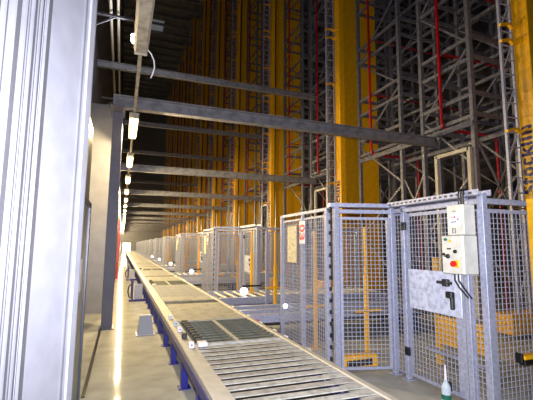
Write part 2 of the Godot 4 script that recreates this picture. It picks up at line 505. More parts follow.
func lamp_light(t: Node3D, at: Vector3, energy := 9.0) -> void:
	var l := OmniLight3D.new()
	l.name = "tube_light"
	l.light_color = Color(1.0, 0.9, 0.7)
	l.light_energy = energy
	l.light_size = 0.015
	l.omni_range = 60.0
	l.omni_attenuation = 2.0
	l.shadow_enabled = true
	l.position = at
	t.add_child(l)

# ---------------------------------------------------------------- cranes
func masts() -> void:
	var top := 31.0
	var strip := Shape.new().cbox(Vector3(0, 0.3, 0.0), Vector3(0.2, top, 0.34), 0.008).mesh()
	var guide := Shape.new().box(Vector3(0.33, 0.3, -0.2), Vector3(0.41, top, -0.1)).mesh()
	var wide := Shape.new().cbox(Vector3(0.45, 0.3, -0.36), Vector3(1.05, top, -0.06), 0.008).mesh()
	var rear := Shape.new().cbox(Vector3(1.1, 0.3, -0.36), Vector3(1.95, top, -0.06), 0.008).mesh()
	var base := Shape.new().cbox(Vector3(-0.6, 0.06, -0.4), Vector3(3.0, 0.42, 0.06), 0.02).mesh()
	var wheel := Shape.new().tube([Vector3(0, 0.2, -0.1), Vector3(0, 0.2, -0.24)], 0.2, 18).mesh()
	var rung := Shape.new().tube([Vector3(-0.36, 0, 0.02), Vector3(-0.06, 0, 0.02)], 0.014, 6).mesh()
	var bracket := Shape.new().bar(Vector3(0.0, 0.03, 0.2), Vector3(-0.06, -0.04, 0.06), 0.06, 0.05).bar(Vector3(-0.06, -0.04, 0.06), Vector3(-0.16, 0.04, 0.06), 0.06, 0.05).bar(Vector3(-0.16, 0.04, 0.06), Vector3(-0.42, -0.04, 0.06), 0.06, 0.05).mesh()
	var letters := TextMesh.new()
	var font := SystemFont.new()
	font.font_names = PackedStringArray(["Droid Sans"])
	font.font_weight = 700
	var bold := FontVariation.new()
	bold.base_font = font
	bold.variation_embolden = 0.4
	letters.font = bold
	letters.text = "Stöcklin"
	letters.font_size = 64
	letters.pixel_size = 0.0055
	letters.depth = 0.006
	for k in ROWS:
		var t := thing("crane_mast", "tall yellow stacker crane mast with a ladder at its side, " + ORD[k], "crane", Vector3(7.3, 0, -5.2 - PITCH * k), "yellow crane masts")
		put("mast_column", strip, M.yellow, t)
		put("guide_rail", guide, M.dark, t)
		put("mast_column", wide, M.yellow, t)
		put("mast_column", rear, M.yellow, t)
		var b := put("base_beam", base, M.yellow, t)
		for x in [0.0, 2.5]:
			put("wheel", wheel, M.dark, b, Vector3(x, 0, 0))
		if k < 3:
			var tx := put("lettering", letters, M.navy, t)
			tx.position = Vector3(-0.004, 3.35, 0.135)
			tx.basis = Basis(Vector3.UP, Vector3.FORWARD, Vector3.LEFT)
		var up: float = minf(top, 9.0 + 5.0 * k)
		var lad := Shape.new().bar(Vector3(-0.37, 0.4, 0.02), Vector3(-0.37, up, 0.02), 0.05, 0.05).bar(Vector3(-0.05, 0.4, 0.02), Vector3(-0.05, up, 0.02), 0.045, 0.045)
		var nr := int((up - 0.6) / 0.3)
		if k > 1:
			for i in nr:
				lad.bar(Vector3(-0.36, 0.6 + 0.3 * i, 0.02), Vector3(-0.06, 0.6 + 0.3 * i, 0.02), 0.026, 0.026, false)
		for i in int(up / 0.9):
			var y := 0.6 + 0.9 * i
			lad.bar(Vector3(-0.36, y, -0.0), Vector3(-0.06, y + 0.6 * (1 if i % 2 == 0 else 1), -0.0), 0.018, 0.018, false)
		var l := part("ladder", lad, M.fence, t)
		if k < 2:
			for i in nr:
				put("rung", rung, M.fence, l, Vector3(0, 0.6 + 0.3 * i, 0))
		var y := 3.93
		var i := 0
		while y < up:
			put("bracket", bracket, M.yellow, t, Vector3(0, y, 0))
			y += [1.85, 0.34, 1.6][i % 3]
			i += 1

# ---------------------------------------------------------------- racks
func racks() -> void:
	var zs := [-6.82, -8.5, -9.42, -11.64]
	for k in ROWS:
		var top: float = [13.0, 20.0, 28.0][k] if k < 3 else 31.0
		var depth := 4
		var t := thing("storage_rack", "grey steel high-bay rack of lattice frames between two cranes, " + ORD[k], "rack", Vector3(8.0, 0, -9.2 - PITCH * k), "high-bay racks")
		var o := Vector3(8.0, 0, -9.2)
		var up := Shape.new(Vector3.ZERO).cbox(Vector3(-0.06, 0, -0.055), Vector3(0.06, top, 0.055), 0.01).mesh()
		var levels := []
		var y := 4.9
		while y < top:
			levels.append(y)
			levels.append(y + 0.55)
			y += 1.5 if levels.size() == 2 else 2.0
		var rest := Shape.new(o)
		for i in depth:
			var x := 8.0 + 1.5 * i
			for z in zs:
				put("upright", up, M.rack, t, Vector3(x, 0, z) - o)
			var detail := k < 2 and i < 3
			for lv in levels:
				if lv > 31.5:
					continue
				for pr in [[zs[0], zs[1]], [zs[2], zs[3]]]:
					var a := Vector3(x, lv, pr[0])
					var b := Vector3(x, lv, pr[1])
					if detail:
						part("cross_rail", Shape.new(o).bar(a, b, 0.06, 0.09), M.rack, t)
					else:
						rest.bar(a, b, 0.06, 0.09)
			var yy := 0.4
			var flip := false
			while yy < top - 1.65:
				for pr in [[zs[0], zs[1]], [zs[2], zs[3]]]:
					var a := Vector3(x + 0.02, yy if not flip else yy + 1.6, pr[0])
					var b := Vector3(x + 0.02, yy + 1.6 if not flip else yy, pr[1])
					if detail:
						part("brace", Shape.new(o).bar(a, b, 0.035, 0.055), M.rack, t)
					else:
						rest.bar(a, b, 0.03, 0.045)
				yy += 1.6
				flip = not flip
			# bottom beam between the back-to-back racks
			if i < 2:
				part("cross_rail", Shape.new(o).bar(Vector3(x - 0.07, 4.7, zs[0] + 0.05), Vector3(x - 0.07, 4.7, zs[3] - 0.05), 0.05, 0.14), M.rack, t)
		for lv in levels:
			if lv > 31.5:
				continue
			for z in zs:
				var a := Vector3(8.0, lv + 0.06, z)
				var b := Vector3(8.0 + 1.5 * (depth - 1) + 0.5, lv + 0.06, z)
				if k < 2:
					part("long_beam", Shape.new(o).bar(a, b, 0.05, 0.11), M.rack, t)
				else:
					rest.bar(a, b, 0.05, 0.11)
		stuff(part("lattice", rest, M.rack, t))
		# low portal frame in front of the bottom bay
		var portal := Shape.new(o)
		portal.bar(Vector3(7.9, 0, -7.95), Vector3(7.9, 4.1, -7.95), 0.09, 0.09)
		portal.bar(Vector3(7.9, 0, -6.9), Vector3(7.9, 4.1, -6.9), 0.09, 0.09)
		portal.bar(Vector3(7.9, 4.06, -7.95), Vector3(7.9, 4.06, -6.9), 0.09, 0.09)
		part("portal_frame", portal, M.rail, t)
		pipes(t, o, k)
		if k < 3:
			for e in [[-8.5, -9.42], [-9.42, -8.5]]:
				part("brace", Shape.new(o).bar(Vector3(8.0, 2.2, e[0]), Vector3(8.0, 3.8, e[1]), 0.03, 0.05), M.rack, t)
			for xx in [[8.0, 9.5], [9.5, 8.0], [9.5, 11.0], [11.0, 9.5]]:
				part("brace", Shape.new(o).bar(Vector3(xx[0], 2.0, -6.82), Vector3(xx[1], 4.4, -6.82), 0.04, 0.05), M.rack, t)

func pipes(t: Node3D, o: Vector3, k: int) -> void:
	for z in [-7.72, -10.85]:
		var top: float = minf(31.0, 13.0 + 7.0 * k)
		var r := part("sprinkler_pipe", Shape.new(o).tube([Vector3(7.9, top, z), Vector3(7.9, 4.95, z), Vector3(7.93, 4.84, z), Vector3(8.03, 4.8, z), Vector3(9.75, 4.8, z), Vector3(9.86, 4.76, z), Vector3(9.9, 4.66, z), Vector3(9.9, 0, z)], 0.042, 8), M.red, t)
		r.set_meta("label", "red sprinkler pipe")
		for y in [5.6, 8.6, 11.6]:
			part("coupling", Shape.new(o).tube([Vector3(7.9, y, z), Vector3(7.9, y + 0.1, z)], 0.058, 8), M.red, r)
		for y in [6.95, 9.0]:
			part("branch_pipe", Shape.new(o).tube([Vector3(7.9, y, z), Vector3(12.5, y, z)], 0.022, 6), M.red, r)

# ---------------------------------------------------------------- conveyors
func main_conveyor() -> void:
	var x0 := 0.7
	var x1 := 2.02
	var slat := Shape.new().cbox(Vector3(0.86, 0.481, -0.046), Vector3(1.95, 0.49, 0.046), 0.003).mesh()
	var rol := Shape.new().tube([Vector3(0.86, 0.474, 0), Vector3(1.38, 0.474, 0)], 0.015, 10).mesh()
	var leg := Shape.new().cbox(Vector3(-0.04, 0, -0.04), Vector3(0.04, 0.36, 0.04), 0.005).box(Vector3(-0.07, 0, -0.07), Vector3(0.07, 0.012, 0.07)).mesh()
	for k in 12:
		var zs := -2.0 - PITCH * k      # near end of the section
		var za := zs if k > 0 else -1.0
		var ze := zs - PITCH
		var t := thing("conveyor_section", "roller conveyor section with beige rails on blue legs, " + ORD[k], "conveyor", Vector3(1.36, 0, zs), "main conveyor sections")
		var o := t.position
		for s in [[x0, 0.86], [1.95, x1]]:
			part("side_rail", Shape.new(o).cbox(Vector3(s[0], 0.36, za), Vector3(s[1], 0.5, ze + 0.008), 0.008), M.rail, t)
		part("center_rail", Shape.new(o).box(Vector3(1.375, 0.38, -4.66 - PITCH * k), Vector3(1.425, 0.488, -6.08 - PITCH * k)), M.rail, t)
		part("bed", Shape.new(o).box(Vector3(0.86, 0.24, za), Vector3(1.95, 0.26, ze)), M.black, t)
		part("side_plate", Shape.new(o).cbox(Vector3(0.684, 0.36, za), Vector3(0.7, 0.45, ze + 0.008), 0.004), M.blue, t)
		for x in [0.84, 1.96]:
			part("frame_beam", Shape.new(o).cbox(Vector3(x - 0.03, 0.22, za), Vector3(x + 0.03, 0.34, ze), 0.006), M.blue, t)
		for i in 8 if k == 0 else 7:
			for x in [0.76, 1.96]:
				put("leg", leg, M.blue, t, Vector3(x, 0, -2.72 - 1.0 * i - PITCH * k + (1.0 if k == 0 else 0.0)) - o)
		var fine := k < 3
		var rest := Shape.new(o)
		var z := za - 0.1
		var n := 0
		while z > -4.62 - PITCH * k:
			if fine:
				put("slat", slat, M.slat if n % 3 != 1 else M.slat2, t, Vector3(0, 0, z) - o)
			else:
				rest.box(Vector3(0.86, 0.481, z - 0.046), Vector3(1.95, 0.49, z + 0.046))
			z -= 0.148
			n += 1
		z = -4.74 - PITCH * k
		while z > -6.06 - PITCH * k:
			for x in [0.0, 0.56]:
				if fine:
					put("roller", rol, M.roller, t, Vector3(x, 0, z) - o)
				else:
					rest.tube([Vector3(0.86 + x, 0.472, z), Vector3(1.38 + x, 0.472, z)], 0.016, 6)
			z -= 0.145
		part("cover_plate", Shape.new(o).cbox(Vector3(0.86, 0.44, -4.63 - PITCH * k), Vector3(1.95, 0.497, -4.68 - PITCH * k), 0.006), M.slat, t)
		for e in [[-6.1, -7.05], [-7.07, -7.9], [-8.35, -8.98]]:
			part("cover_plate", Shape.new(o).cbox(Vector3(0.87, 0.46, e[0] - PITCH * k), Vector3(1.94, 0.494, e[1] - PITCH * k), 0.006), M.cover, t)
		for i in 3:
			var zr := -8.0 - 0.12 * i - PITCH * k
			for x in [0.0, 0.56]:
				put("roller", rol, M.roller, t, Vector3(x, 0, zr) - o)
		if rest.v.size() > 0:
			stuff(part("slats_and_rollers", rest, M.slat2, t))

func branch_conveyors() -> void:
	for k in ROWS:
		var dz := -PITCH * k
		var t := thing("branch_conveyor", "grey branch conveyor with blue side plate leading off between fences, " + ORD[k], "conveyor", Vector3(2.1, 0, -9.2 + dz), "branch conveyors with blue sides")
		var o := Vector3(2.1, 0, -9.2)
		for z in [-8.42, -9.7]:
			part("side_rail", Shape.new(o).cbox(Vector3(2.08, 0.36, z - 0.05), Vector3(6.6, 0.5, z + 0.05), 0.008), M.fence, t)
			part("side_plate", Shape.new(o).cbox(Vector3(2.4, 0.14, z - 0.03), Vector3(6.5, 0.34, z + 0.03), 0.008), M.blue, t)
			for x in [2.5, 4.0, 5.5]:
				part("leg", Shape.new(o).box(Vector3(x - 0.04, 0, z - 0.04), Vector3(x + 0.04, 0.14, z + 0.04)), M.blue, t)
		for i in 18:
			var x := 2.25 + 0.24 * i
			part("roller", Shape.new(o).tube([Vector3(x, 0.47, -8.48), Vector3(x, 0.47, -9.64)], 0.035, 8), M.rail, t)
		part("bed", Shape.new(o).box(Vector3(2.08, 0.34, -8.42), Vector3(6.6, 0.4, -9.7)), M.fence, t)
		var u := thing("branch_conveyor", "low twin rail branch conveyor with grey bars beside the cage, " + ORD[k], "conveyor", Vector3(2.1, 0, -6.9 + dz), "twin rail branch conveyors")
		o = Vector3(2.1, 0, -6.9)
		for z in [-6.42, -6.92, -7.42]:
			part("side_rail", Shape.new(o).cbox(Vector3(2.08, 0.33, z - 0.07), Vector3(6.0, 0.47, z + 0.07), 0.008), M.fence, u)
			for x in [2.3, 3.9, 5.6]:
				part("leg", Shape.new(o).box(Vector3(x - 0.04, 0, z - 0.04), Vector3(x + 0.04, 0.33, z + 0.04)), M.blue, u)
		part("bed", Shape.new(o).box(Vector3(2.12, 0.27, -6.42), Vector3(6.0, 0.3, -7.42)), M.dark, u)

# ---------------------------------------------------------------- fences
# framed wire panel standing between the floor points a and b
func panel(parent: Node, o: Vector3, a: Vector3, b: Vector3, y0: float, y1: float, fw := 0.03, called := "fence_panel") -> MeshInstance3D:
	var d := (b - a).normalized()
	var s := Shape.new(o)
	var up := Vector3.UP
	var h := fw / 2.0
	s.bar(a + up * (y0 + h), b + up * (y0 + h), 0.025, fw)
	s.bar(a + up * (y1 - h), b + up * (y1 - h), 0.025, fw)
	var nrm := d.cross(up) * 0.0125
	for e in [a + d * h, b - d * h]:
		s.obox(e + up * (y0 + y1) / 2.0, d * h, up * ((y1 - y0) / 2.0 - fw), nrm)
	var f := part(called, s, M.fence, parent)
	wires(f, o, a + d * fw, b - d * fw, y0 + fw, y1 - fw)
	return f

func wires(parent: Node, o: Vector3, a: Vector3, b: Vector3, y0: float, y1: float) -> void:
	var d := (b - a).normalized()
	var up := Vector3.UP
	var w := Shape.new(o)
	var L := a.distance_to(b)
	var nv := maxi(1, int(round(L / 0.055)))
	var nh := maxi(1, int(round((y1 - y0) / 0.055)))
	for i in range(1, nv):
		var p := a + d * (L * i / nv)
		w.bar(p + up * y0, p + up * y1, 0.0055, 0.0055, false)
	for j in range(1, nh):
		var y := y0 + (y1 - y0) * j / nh
		w.bar(a + up * y, b + up * y, 0.0055, 0.0055, false)
	stuff(part("wire_mesh", w, M.wire, parent))

func fpost(parent: Node, o: Vector3, x: float, z: float, h := 2.17, w := 0.06) -> void:
	part("post", Shape.new(o).cbox(Vector3(x - w / 2, 0, z - w / 2), Vector3(x + w / 2, h, z + w / 2), 0.005).box(Vector3(x - 0.06, 0, z - 0.06), Vector3(x + 0.06, 0.012, z + 0.06)), M.fence, parent)

func cages() -> void:
	var o := Vector3(2.65, 0, -4.5)
	var t := thing("mesh_enclosure", "galvanised wire mesh enclosure with control boxes on its door, nearest the camera", "fence", o, "wire mesh enclosures along the conveyor")
	# front, along the conveyor
	fpost(t, o, 2.65, -6.27)
	fpost(t, o, 2.65, -5.45, 2.17, 0.045)
	fpost(t, o, 2.65, -4.68)
	fpost(t, o, 2.69, -4.52, 2.2, 0.07)
	panel(t, o, Vector3(2.65, 0, -6.22), Vector3(2.65, 0, -5.49), 0.08, 2.08)
	panel(t, o, Vector3(2.65, 0, -5.41), Vector3(2.65, 0, -4.73), 0.08, 2.08)
	part("top_rail", Shape.new(o).cbox(Vector3(2.625, 2.13, -6.3), Vector3(2.675, 2.18, -4.65), 0.005), M.fence, t)
	var bolts := Shape.new(o)
	for i in 14:
		var y := 0.15 + 0.15 * i
		bolts.box(Vector3(2.64, y, -4.63), Vector3(2.665, y + 0.05, -4.6))
	stuff(part("bolt_slots", bolts, M.dark, t))
	# return facing the viewer
	panel(t, o, Vector3(2.74, 0, -4.51), Vector3(3.4, 0, -4.33), 0.06, 2.04, 0.035)
	part("top_rail", Shape.new(o).bar(Vector3(2.68, 2.115, -4.53), Vector3(3.45, 2.115, -4.32), 0.05, 0.05), M.fence, t)
	fpost(t, o, 3.44, -4.32)
	part("cable_tray", Shape.new(o).bar(Vector3(2.6, 2.195, -4.55), Vector3(3.5, 2.195, -4.3), 0.16, 0.05), M.fence, t)
	# door side
	panel(t, o, Vector3(3.45, 0, -4.28), Vector3(3.45, 0, -4.12), 0.06, 2.08, 0.02)
	fpost(t, o, 3.45, -4.08)
	fpost(t, o, 3.45, -3.12)
	fpost(t, o, 3.45, -2.9, 2.2, 0.07)
	panel(t, o, Vector3(3.45, 0, -3.08), Vector3(3.45, 0, -2.94), 0.06, 2.04, 0.02)
	part("top_rail", Shape.new(o).cbox(Vector3(3.42, 2.09, -4.3), Vector3(3.48, 2.15, -2.9), 0.005), M.fence, t)
	var tray := part("cable_tray", Shape.new(o).box(Vector3(3.36, 2.17, -4.3), Vector3(3.54, 2.18, -2.86)).box(Vector3(3.36, 2.17, -4.3), Vector3(3.37, 2.235, -2.86)).box(Vector3(3.53, 2.17, -4.3), Vector3(3.54, 2.235, -2.86)), M.fence, t)
	var slots := Shape.new(o)
	for i in 17:
		slots.box(Vector3(3.357, 2.195, -4.26 + 0.08 * i), Vector3(3.361, 2.215, -4.22 + 0.08 * i))
	stuff(part("tray_slots", slots, M.dark, tray))
	# the door itself
	var door := part("door", Shape.new(o).box(Vector3(3.435, 0.07, -4.03), Vector3(3.465, 0.11, -3.17)).box(Vector3(3.435, 2.03, -4.03), Vector3(3.465, 2.07, -3.17)).box(Vector3(3.435, 0.11, -4.03), Vector3(3.465, 2.03, -3.99)).box(Vector3(3.435, 0.11, -3.29), Vector3(3.465, 2.03, -3.17)), M.fence, t)
	wires(door, o, Vector3(3.45, 0, -3.99), Vector3(3.45, 0, -3.29), 1.36, 2.03)
	wires(door, o, Vector3(3.45, 0, -3.99), Vector3(3.45, 0, -3.29), 0.11, 0.9)
	part("sheet_plate", Shape.new(o).cbox(Vector3(3.425, 1.14, -4.0), Vector3(3.445, 1.37, -3.2), 0.004).cbox(Vector3(3.43, 0.89, -4.0), Vector3(3.447, 1.145, -3.2), 0.004), M.plate, door)
	for y in [0.3, 1.86]:
		part("hinge", Shape.new(o).cbox(Vector3(3.4, y, -4.09), Vector3(3.43, y + 0.1, -4.01), 0.005), M.black, door)
	part("handle", Shape.new(o).cbox(Vector3(3.37, 0.97, -3.31), Vector3(3.42, 1.15, -3.27), 0.01).cbox(Vector3(3.36, 1.09, -3.36), Vector3(3.42, 1.16, -3.27), 0.01), M.black, door)
	part("bolt", Shape.new(o).tube([Vector3(3.4, 1.25, -3.5), Vector3(3.4, 1.25, -3.3)], 0.018, 8).cbox(Vector3(3.38, 1.21, -3.42), Vector3(3.43, 1.29, -3.34), 0.006), M.dark, door)
	# side facing the viewer, toward the crane
	for x in [3.5, 4.55, 5.6]:
		panel(t, o, Vector3(x, 0, -2.9), Vector3(x + 0.98, 0, -2.9), 0.06, 2.04, 0.04)
		fpost(t, o, x + 1.02, -2.9)
	part("top_rail", Shape.new(o).cbox(Vector3(3.45, 2.09, -2.925), Vector3(6.65, 2.15, -2.875), 0.005), M.fence, t)
	for k in range(1, ROWS):
		copy_of(t, "mesh_enclosure", Vector3(0, 0, -PITCH * k), "galvanised wire mesh enclosure beside the conveyor, " + ORD[k])
	# lower fence field on the far side of the branch conveyors
	o = Vector3(3.4, 0, -8.25)
	var f := thing("mesh_fence", "low mesh fence field behind the branch conveyors, nearest the camera", "fence", o, "fence fields behind the branch conveyors")
	fpost(f, o, 3.1, -8.25, 2.0, 0.05)
	fpost(f, o, 4.3, -8.25, 2.0, 0.05)
	panel(f, o, Vector3(3.14, 0, -8.25), Vector3(4.26, 0, -8.25), 0.52, 1.97)
	for k in range(1, ROWS):
		copy_of(f, "mesh_fence", Vector3(0, 0, -PITCH * k), "low mesh fence field behind the branch conveyors, " + ORD[k])

# yellow posts with a cross bar that stop pallets
func stop_post(at: Vector3, h: float, bar_y: float, bar_mat: Material, label: String) -> void:
	var t := thing("stop_post", label, "post", at, "yellow stop posts")
	part("foot", Shape.new().cbox(Vector3(-0.08, 0, -0.06), Vector3(0.08, 0.02, 0.06), 0.004), M.yellow, t)
	part("shaft", Shape.new().cbox(Vector3(-0.03, 0.02, -0.03), Vector3(0.03, h * 0.62, 0.03), 0.006).cbox(Vector3(-0.02, h * 0.62, -0.02), Vector3(0.02, h, 0.02), 0.006), M.yellow, t)
	part("cross_bar", Shape.new().cbox(Vector3(-0.24, bar_y - 0.02, 0.03), Vector3(0.24, bar_y + 0.02, 0.065), 0.006), bar_mat, t)

func stop_posts() -> void:
	for k in 4:
		var z := -PITCH * k
		stop_post(Vector3(3.55, 0, -5.1 + z), 1.95, 0.68, M.yellow, "yellow stop post with yellow cross bar inside the mesh enclosure, " + ORD[k])
		stop_post(Vector3(3.02, 0, -5.75 + z), 1.9, 0.68, M.yellow, "yellow stop post just behind the enclosure front, " + ORD[k])
		stop_post(Vector3(3.17, 0, -7.9 + z), 1.95, 0.75, M.yellow, "yellow stop post beside the low fence field, " + ORD[k])
		stop_post(Vector3(3.06, 0.505, -9.2 + z), 1.55, 0.16, M.black, "yellow stop post with black cross bar on a branch conveyor, " + ORD[k])
	# post with fork arm at the right edge
	var t := thing("stop_post", "yellow post with a short black and yellow arm at the right edge", "post", Vector3(3.97, 0, -2.74))
	part("foot", Shape.new().cbox(Vector3(-0.08, 0, -0.06), Vector3(0.08, 0.02, 0.06), 0.004), M.yellow, t)
	part("shaft", Shape.new().cbox(Vector3(-0.04, 0.02, -0.04), Vector3(0.04, 2.15, 0.04), 0.006), M.yellow, t)
	var arm := part("arm", Shape.new().cbox(Vector3(-0.4, 0.6, 0.02), Vector3(0.0, 0.64, 0.1), 0.008), M.yellow, t)
	part("pad", Shape.new().cbox(Vector3(-0.4, 0.55, 0.03), Vector3(0.0, 0.6, 0.1), 0.008).cbox(Vector3(-0.43, 0.57, 0.02), Vector3(-0.4, 0.66, 0.09), 0.006), M.black, arm)
	# yellow floor bumper and stop frame seen through the mesh
	for k in 3:
		var z := -PITCH * k
		var b := thing("floor_bumper", "low yellow floor bumper just behind the enclosure return, " + ORD[k], "bumper", Vector3(3.1, 0, -4.72 + z), "yellow floor bumpers")
		part("block", Shape.new().cbox(Vector3(-0.3, 0, -0.08), Vector3(0.3, 0.17, 0.08), 0.015), M.yellow, b)
		part("rubber_face", Shape.new().cbox(Vector3(-0.2, 0.04, 0.08), Vector3(0.2, 0.12, 0.1), 0.006), M.dark, b)
		var s := thing("pallet_stop", "yellow pallet stop plate standing behind the enclosure door, " + ORD[k], "stop", Vector3(4.3, 0, -4.0 + z), "yellow pallet stops")
		part("upright", Shape.new().cbox(Vector3(-0.04, 0, -0.47), Vector3(0.04, 1.5, -0.4), 0.008), M.yellow, s)
		part("plate", Shape.new().cbox(Vector3(-0.03, 0.3, -0.4), Vector3(0.03, 0.68, 0.35), 0.008), M.yellow, s)
		part("upright", Shape.new().cbox(Vector3(-0.04, 0, 0.35), Vector3(0.04, 0.68, 0.41), 0.008), M.yellow, s)
		part("low_rail", Shape.new().cbox(Vector3(-0.2, 0.2, -0.5), Vector3(-0.14, 0.25, 0.55), 0.006).box(Vector3(-0.14, 0.21, -0.44), Vector3(-0.04, 0.24, -0.41)), M.fence, s)

# ---------------------------------------------------------------- control boxes, notices
func controls() -> void:
	var t := thing("control_cabinet", "upper beige control cabinet with a white display on the enclosure door side", "control box", Vector3(3.34, 1.77, -3.04))
	var o := t.position
	part("body", Shape.new(o).cbox(Vector3(3.25, 1.77, -3.17), Vector3(3.41, 2.085, -2.955), 0.006), M.cabinet, t)
	var pn := part("display", Shape.new(o).cbox(Vector3(3.243, 1.86, -3.12), Vector3(3.252, 2.0, -2.99), 0.003), M.screen, t)
	part("red_line", Shape.new(o).box(Vector3(3.241, 1.953, -3.11), Vector3(3.244, 1.961, -3.06)), M.sign_red, pn)
	part("key", Shape.new(o).box(Vector3(3.24, 1.947, -3.065), Vector3(3.244, 1.967, -3.05)), M.sign_red, pn)
	for i in 4:
		part("key", Shape.new(o).box(Vector3(3.24, 1.9, -3.11 + 0.018 * i), Vector3(3.244, 1.912, -3.098 + 0.018 * i)), M.navy, pn)
	part("key", Shape.new(o).box(Vector3(3.24, 1.925, -3.03), Vector3(3.244, 1.94, -3.01)), M.slate, pn)
	part("label_strip", Shape.new(o).box(Vector3(3.247, 2.015, -3.09), Vector3(3.251, 2.022, -3.05)), M.dark, t)
	part("socket", Shape.new(o).box(Vector3(3.245, 1.79, -3.1), Vector3(3.251, 1.84, -3.096)).box(Vector3(3.245, 1.79, -3.066), Vector3(3.251, 1.84, -3.062)).box(Vector3(3.245, 1.836, -3.1), Vector3(3.251, 1.84, -3.062)).box(Vector3(3.245, 1.79, -3.1), Vector3(3.251, 1.794, -3.062)), M.dark, t)
	part("side_latch", Shape.new(o).cbox(Vector3(3.24, 1.92, -3.18), Vector3(3.26, 1.95, -3.168), 0.003), M.dark, t)
	for i in 3:
		part("cable", Shape.new(o).tube([Vector3(3.33, 2.08, -3.08 + 0.03 * i), Vector3(3.33, 2.2, -3.08 + 0.03 * i), Vector3(3.345, 2.25, -3.08 + 0.03 * i), Vector3(3.4, 2.255, -3.1 + 0.03 * i)], 0.009, 6), M.black, t)
	var p := thing("operator_panel", "lower beige operator box with buttons and red emergency stop", "control box", Vector3(3.33, 1.36, -3.09))
	o = p.position
	part("body", Shape.new(o).cbox(Vector3(3.225, 1.37, -3.225), Vector3(3.415, 1.765, -2.95), 0.006), M.cabinet, p)
	part("cover", Shape.new(o).cbox(Vector3(3.213, 1.375, -3.22), Vector3(3.225, 1.76, -2.955), 0.004), M.cabinet, p)
	var buttons := [[1.725, -3.16, 0.014, M.green], [1.71, -3.1, 0.013, M.amber], [1.715, -3.05, 0.016, M.screen], [1.6, -3.04, 0.018, M.black], [1.57, -3.19, 0.014, M.dark]]
	for b in buttons:
		part("button", Shape.new(o).tube([Vector3(3.214, b[0], b[1]), Vector3(3.195, b[0], b[1])], b[2], 12), b[3], p)
	part("label_strip", Shape.new(o).box(Vector3(3.209, 1.62, -3.15), Vector3(3.2135, 1.635, -3.1)), M.dark, p)
	part("selector", Shape.new(o).tube([Vector3(3.214, 1.55, -3.14), Vector3(3.2, 1.55, -3.14)], 0.024, 14).cbox(Vector3(3.18, 1.543, -3.17), Vector3(3.2, 1.557, -3.11), 0.004), M.dark, p)
	var es := part("stop_collar", Shape.new(o).cbox(Vector3(3.2, 1.44, -3.075), Vector3(3.214, 1.51, -2.995), 0.004), M.amber, p)
	part("emergency_stop", Shape.new(o).tube([Vector3(3.2, 1.475, -3.05), Vector3(3.17, 1.475, -3.05)], 0.03, 16), M.sign_red, es)
	for i in 2:
		part("cable", Shape.new(o).tube([Vector3(3.3, 1.375, -3.15 + 0.05 * i), Vector3(3.3, 1.3, -3.15 + 0.05 * i), Vector3(3.34, 1.22, -3.13 + 0.06 * i), Vector3(3.39, 1.12, -3.07 + 0.04 * i)], 0.009, 6), M.black, p)
	# signs and sheets on the enclosure fronts
	for k in 3:
		var dz := -PITCH * k
		var n := thing("notice_sheet", "tall cream notice sheet hung on the enclosure front, " + ORD[k], "notice", Vector3(2.61, 1.38, -5.78 + dz), "notice sheets")
		part("sheet", Shape.new(n.position).box(Vector3(2.607, 1.38, -5.95 + dz), Vector3(2.613, 1.97, -5.6 + dz)), M.paper, n)
		part("header", Shape.new(n.position).box(Vector3(2.604, 1.9, -5.91 + dz), Vector3(2.607, 1.925, -5.64 + dz)), M.rail, n)
		var s := thing("number_sign", "narrow white sign with red digits on the enclosure front, " + ORD[k], "sign", Vector3(2.61, 1.68, -5.39 + dz), "red and white signs")
		part("plate", Shape.new(s.position).cbox(Vector3(2.602, 1.68, -5.48 + dz), Vector3(2.612, 2.03, -5.29 + dz), 0.003), M.sign_white, s)
		if k == 0:
			var font := SystemFont.new()
			font.font_names = PackedStringArray(["Droid Sans"])
			font.font_weight = 700
			var tm := TextMesh.new()
			tm.font = font
			tm.text = "03"
			tm.font_size = 48
			tm.pixel_size = 0.005
			tm.depth = 0.004
			var d := put("digits", tm, M.sign_red, s)
			d.position = Vector3(-0.009, 0.175, 0.005)
			d.basis = Basis(Vector3.UP, -PI / 2) * Basis(Vector3.BACK, -PI / 2)
		else:
			part("band", Shape.new(s.position).box(Vector3(2.599, 1.88, -5.46 + dz), Vector3(2.602, 1.99, -5.31 + dz)).box(Vector3(2.599, 1.71, -5.46 + dz), Vector3(2.602, 1.76, -5.31 + dz)), M.sign_red, s)
	# light barrier reflectors, no lamps: the flash they return is built as emission
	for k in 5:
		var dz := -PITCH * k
		var a := thing("glowing_reflector", "bright round light barrier reflector at a branch conveyor with its flash glint made to glow, " + ORD[k], "lamp", Vector3(2.65, 0.5, -8.5 + dz), "glowing light barrier reflectors")
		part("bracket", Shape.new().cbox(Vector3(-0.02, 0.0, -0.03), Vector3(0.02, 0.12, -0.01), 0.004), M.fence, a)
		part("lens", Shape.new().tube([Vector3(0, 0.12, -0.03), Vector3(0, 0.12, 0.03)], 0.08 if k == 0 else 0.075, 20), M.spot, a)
	var b := thing("glowing_reflector", "small light barrier reflector with its flash glint made to glow, low on the nearest enclosure front", "lamp", Vector3(2.6, 0.66, -5.98))
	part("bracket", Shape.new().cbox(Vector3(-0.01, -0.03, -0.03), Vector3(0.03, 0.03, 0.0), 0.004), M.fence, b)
	part("lens", Shape.new().tube([Vector3(-0.01, 0, 0.0), Vector3(-0.03, 0, 0.02)], 0.035, 16), M.spot, b)  # reflector face, its flash glint put in as a glowing material

